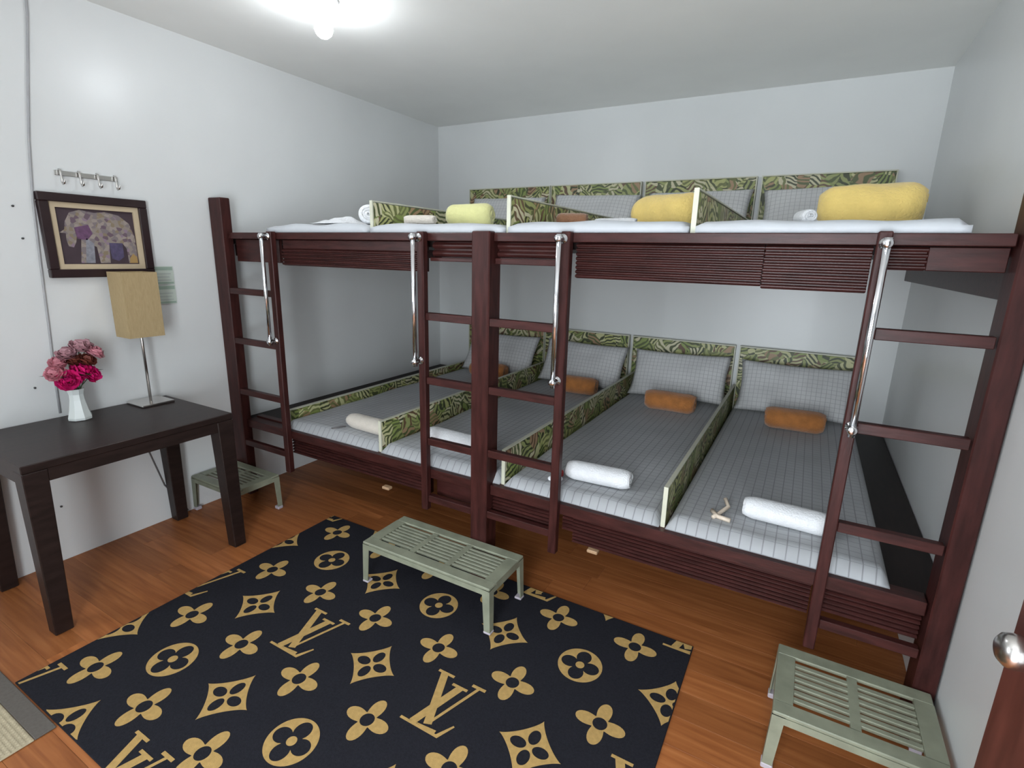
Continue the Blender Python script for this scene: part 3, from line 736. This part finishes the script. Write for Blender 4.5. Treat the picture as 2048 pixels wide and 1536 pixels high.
LX, LYY = 0.098, -0.488
lamp = empty('table_lamp', (LX, LYY, TZ), 'table lamp with a square beige linen shade on a thin steel stem', 'lamp')
lbm = boxm(LX - 0.075, LX + 0.075, LYY - 0.075, LYY + 0.075, TZ, TZ + 0.012, bevel=0.004, seg=2)
obj('base', lbm, 'brushed_steel', lamp)
obj('stem', tube(BM(), [(LX, LYY, TZ + 0.012), (LX, LYY, 1.30)], 0.0065, 12), 'brushed_steel', lamp, smooth=True)
sw, sd, sz0, sz1 = 0.077, 0.062, 1.020, 1.322
b1 = BM(); ring = []
for z in (sz0, sz1):
    ring.append([b1.verts.new((LX + p * sd, LYY + q * sw, z)) for p, q in ((-1, -1), (1, -1), (1, 1), (-1, 1))])
for z in (sz1, sz0):
    ring.append([b1.verts.new((LX + p * (sd - .003), LYY + q * (sw - .003), z)) for p, q in ((-1, -1), (1, -1), (1, 1), (-1, 1))])
for a, c in zip(ring, ring[1:] + ring[:1]):
    for k in range(4): b1.faces.new((a[k], a[(k + 1) % 4], c[(k + 1) % 4], c[k]))
bmesh.ops.recalc_face_normals(b1, faces=b1.faces)
obj('lamp_shade', b1, 'shade_linen', lamp)
b1 = BM(); tube(b1, [(LX - sd + .003, LYY, 1.30), (LX + sd - .003, LYY, 1.30)], 0.003, 6); tube(b1, [(LX, LYY - sw + .003, 1.30), (LX, LYY + sw - .003, 1.30)], 0.003, 6)
obj('shade_spider', b1, 'brushed_steel', lamp)
cord = [(LX - .080, LYY - .02, TZ + .0045), (0.016, -.52, TZ + .005), (0.006, -.525, TZ - .02), (0.006, -.50, .45), (0.007, -.44, .20), (0.008, -.36, .06), (0.010, -.34, .010)]
tag(obj('power_cord', tube(BM(), cord, 0.003, 6), 'cord_dark', smooth=True), 'thin dark lamp cord running down the wall behind the side table', 'cord')

VX, VY = 0.120, -0.790
vase = obj('vase', lathe(BM(), [(0.030, TZ), (0.044, TZ + .002), (0.045, TZ + .012), (0.036, TZ + .045), (0.028, TZ + .090), (0.027, TZ + .115), (0.033, TZ + .140), (0.029, TZ + .140), (0.022, TZ + .112), (0.020, TZ + .05)], (VX, VY, 0), 8), 'vase_white')
tag(vase, 'white faceted vase holding pink flowers on the dark table', 'vase')
bq = empty('flower_bouquet', (VX, VY, TZ + 0.06), 'bunch of magenta and pink artificial flowers standing in the white vase', 'flowers')
def blossom(c, d, r, mat, n=34, seed=0):
    rnd = random.Random(seed); bm = BM(); d = Vector(d).normalized()
    a = d.cross(Vector((0.3, 0.2, 1))).normalized(); b_ = d.cross(a)
    for k in range(n):
        f = (k + .5) / n; th = k * 2.399; el = 1.45 * f ** 0.6
        dirv = (d * math.cos(el) + (a * math.cos(th) + b_ * math.sin(th)) * math.sin(el)).normalized()
        side = dirv.cross(d if el > .15 else a).normalized(); upv = side.cross(dirv)
        rr = r * rnd.uniform(.8, 1.1); w = r * 0.42 * rnd.uniform(.8, 1.2)
        root = Vector(c) + dirv * rr * .25
        pts = [root - side * w * .3, root + side * w * .3, Vector(c) + dirv * rr * .75 + side * w, Vector(c) + dirv * rr * .75 - side * w, Vector(c) + dirv * rr + side * w * .55 + upv * r * .18, Vector(c) + dirv * rr - side * w * .55 + upv * r * .18]
        v = [bm.verts.new(p) for p in pts]
        bm.faces.new((v[0], v[1], v[2], v[3])); bm.faces.new((v[3], v[2], v[4], v[5]))
    return bm
topv = Vector((VX, VY, TZ + 0.14))
FL = [((0.022, 0.022, 0.068), 0.054, 'petal_magenta'), ((0.030, -0.025, 0.040), 0.050, 'petal_magenta'), ((0.032, 0.050, 0.052), 0.040, 'petal_magenta'), ((0.005, -0.055, 0.072), 0.043, 'petal_pink'), ((-0.005, -0.035, 0.108), 0.042, 'petal_pink'),
      ((0.010, -0.012, 0.145), 0.042, 'petal_mauve'), ((0.0, 0.038, 0.165), 0.046, 'petal_mauve'), ((0.010, 0.082, 0.138), 0.044, 'petal_pink'), ((0.025, 0.045, 0.112), 0.041, 'petal_rust'), ((0.02, 0.005, 0.118), 0.037, 'petal_rust'), ((-0.01, 0.065, 0.172), 0.036, 'petal_mauve')]
for k, (off, r, m_) in enumerate(FL):
    c = topv + Vector(off)
    obj('blossom', blossom(c, Vector(off) + Vector((0.05, -0.02, 0)), r, m_, seed=k), m_, bq, smooth=False)
b1 = BM()
for off, r, m_ in FL: tube(b1, [(VX + off[0] * .06, VY + off[1] * .06, TZ + .06), (VX + off[0] * .25, VY + off[1] * .25, TZ + .14), tuple(topv + Vector(off))], 0.0022, 5)
obj('stem', b1, 'leaf_green', bq)
for k in range(6):
    th = k * 1.05 + .3; dv = Vector((math.cos(th), math.sin(th), 0.35)); c = topv + Vector((0, 0, 0.050)); s_ = Vector((-math.sin(th), math.cos(th), 0)) * 0.014
    p = [c + dv * .02, c + dv * .06 + s_, c + dv * .112 - Vector((0, 0, .018)), c + dv * .06 - s_]
    b1 = BM(); v = [b1.verts.new(q) for q in p]; b1.faces.new(v); obj('leaf', b1, 'leaf_green', bq)

# ------------------------------------------------------------------ things on the left wall
py0, py1, pz0, pz1 = -0.768, -0.350, 1.297, 1.652
fr = empty('picture_frame', (0, (py0 + py1) / 2, pz0), 'dark framed elephant picture on the left wall above the lamp', 'picture')
fw_ = 0.036
b1 = BM()
for a in ((py0, py1, pz0, pz0 + fw_), (py0, py1, pz1 - fw_, pz1), (py0, py0 + fw_, pz0 + fw_, pz1 - fw_), (py1 - fw_, py1, pz0 + fw_, pz1 - fw_)): box(b1, 0.001, 0.030, a[0], a[1], a[2], a[3], bevel=0.003)
obj('frame', b1, 'frame_wood', fr)
b1 = BM(); q = 0.022; a0, a1, c0, c1 = py0 + fw_, py1 - fw_, pz0 + fw_, pz1 - fw_
for a in ((a0, a1, c0, c0 + q), (a0, a1, c1 - q, c1), (a0, a0 + q, c0 + q, c1 - q), (a1 - q, a1, c0 + q, c1 - q)): box(b1, 0.003, 0.018, *a)
obj('mount', b1, 'mat_beige', fr)
art = obj('print', boxm(0.002, 0.008, a0 + q, a1 - q, c0 + q, c1 - q), 'picture_ground', fr)
iw, ih = a1 - a0 - 2 * q, c1 - c0 - 2 * q; ic, jc = a0 + q, c0 + q
def flat_wall(pts, x, name, mat, parent, n_holes=()):
    bm = BM(); P0 = [(ic + u * iw, jc + v * ih) for u, v in pts]
    A = [bm.verts.new((x, a, c)) for a, c in P0]; bm.faces.new(A)
    bmesh.ops.recalc_face_normals(bm, faces=bm.faces)
    r = bmesh.ops.extrude_face_region(bm, geom=list(bm.faces))
    for v in r['geom']:
        if isinstance(v, bmesh.types.BMVert): v.co.x += 0.0006
    bmesh.ops.recalc_face_normals(bm, faces=bm.faces)
    return obj(name, bm, mat, parent)
# elephant facing left, trunk curling at the left edge, four legs
eleph = [(0.02, 0.56), (0.08, 0.62), (0.10, 0.76), (0.17, 0.92), (0.30, 0.98), (0.48, 0.94), (0.62, 0.97), (0.80, 0.92), (0.93, 0.78), (0.985, 0.55), (0.99, 0.28), (0.985, 0.02), (0.86, 0.02), (0.85, 0.30), (0.80, 0.40), (0.62, 0.40), (0.60, 0.02), (0.47, 0.02), (0.45, 0.32),
         (0.38, 0.36), (0.33, 0.02), (0.22, 0.02), (0.25, 0.30), (0.27, 0.48), (0.22, 0.52), (0.20, 0.40), (0.16, 0.30), (0.10, 0.32), (0.085, 0.44), (0.09, 0.55)]
el = flat_wall(eleph, 0.0081, 'elephant_print', 'elephant_mosaic', art)
flat_wall([(0.20, 0.66), (0.38, 0.72), (0.42, 0.56), (0.34, 0.44), (0.22, 0.46)], 0.0088, 'ear_print', 'picture_purple', art)
flat_wall([(0.62, 0.40), (0.80, 0.40), (0.80, 0.14), (0.72, 0.06), (0.63, 0.10)], 0.0082, 'shadow_print', 'picture_blue', art)
flat_wall([(0.28, 0.02), (0.40, 0.02), (0.42, 0.38), (0.33, 0.48)], 0.0088, 'foreleg_print', 'picture_grey', art)
flat_wall([(0.87, 0.02), (0.985, 0.02), (0.98, 0.14), (0.93, 0.20), (0.88, 0.12)], 0.0089, 'ground_print', 'picture_gold', art)

hk = empty('hook_rack', (0, -0.565, 1.71), 'small steel rack of four hooks on the wall above the framed picture', 'hook rack')
obj('back_bar', boxm(0.001, 0.006, -0.685, -0.447, 1.726, 1.746, bevel=0.001), 'brushed_steel', hk)
for k in range(4):
    yy = -0.668 + k * 0.069
    obj('hook', tube(BM(), [(0.006, yy, 1.750), (0.016, yy, 1.748), (0.020, yy, 1.728), (0.018, yy, 1.700), (0.026, yy, 1.690), (0.040, yy, 1.694), (0.044, yy, 1.708)], 0.004, 8), 'brushed_steel', hk, smooth=True)

sg = empty('wall_notice', (0, -0.31, 1.155), 'pale green printed notice on the wall behind the lamp shade', 'notice')
for z0, z1 in ((1.253, 1.343), (1.155, 1.248)):
    bd = obj('sheet', boxm(0.001, 0.004, -0.372, -0.252, z0, z1), 'sign_pale', sg)
    obj('printed_band', boxm(0.004, 0.0045, -0.368, -0.256, z1 - 0.020, z1 - 0.003), 'sign_green', bd)
    for q in range(3): obj('printed_line', boxm(0.004, 0.0045, -0.362, -0.266 - .008 * (q % 2), z0 + .018 + q * .016, z0 + .024 + q * .016), 'sign_line', bd)
    obj('printed_band', boxm(0.004, 0.0045, -0.368, -0.256, z0 + 0.003, z0 + .012), 'sign_green', bd)
tag(obj('wall_cable', tube(BM(), [(0.006, -0.672, 2.455), (0.006, -0.682, 2.33), (0.006, -0.716, 2.1), (0.006, -0.752, 1.85), (0.006, -0.776, 1.61), (0.006, -0.790, 1.35), (0.006, -0.803, 1.07), (0.006, -0.815, .86), (0.006, -0.82, .70)], 0.0045, 8), 'cable_grey', smooth=True), 'thin grey cable running down the left wall from the ceiling', 'cable')
for yy, z, lab in ((-0.843, 1.586, 'dark nail in the left wall, uppermost of the loose nails by the cable'), (-0.831, 1.459, 'dark nail in the left wall level with the elephant picture'), (-0.880, 0.264, 'dark nail low in the wall under the side table'), (-0.888, 0.831, 'dark nail in the wall just above the side table')):
    tag(obj('wall_nail', lathe(BM(), [(0.0045, 0.0005), (0.0045, 0.005), (0.002, 0.006)], (0, yy, z), 8, 'x'), 'nail_dark'), lab, 'nail')

# ------------------------------------------------------------------ ceiling bulb
bx, by = 0.935, -0.015
bl = empty('ceiling_lamp', (bx, by, H), 'bare glowing light bulb in a white ceiling socket', 'ceiling light')
obj('socket_plate', lathe(BM(), [(0.066, H - .001), (0.066, H - .010), (0.050, H - .020), (0.024, H - .024), (0.022, H - .050), (0.018, H - .052)], (bx, by, 0), 32), 'porcelain', bl, smooth=True)
obj('bulb', lathe(BM(), [(0.014, H - .052), (0.016, H - .066), (0.030, H - .080), (0.037, H - .098), (0.038, H - .112), (0.031, H - .130), (0.017, H - .142), (0.004, H - .145)], (bx, by, 0), 28), 'bulb_glow', bl, smooth=True)
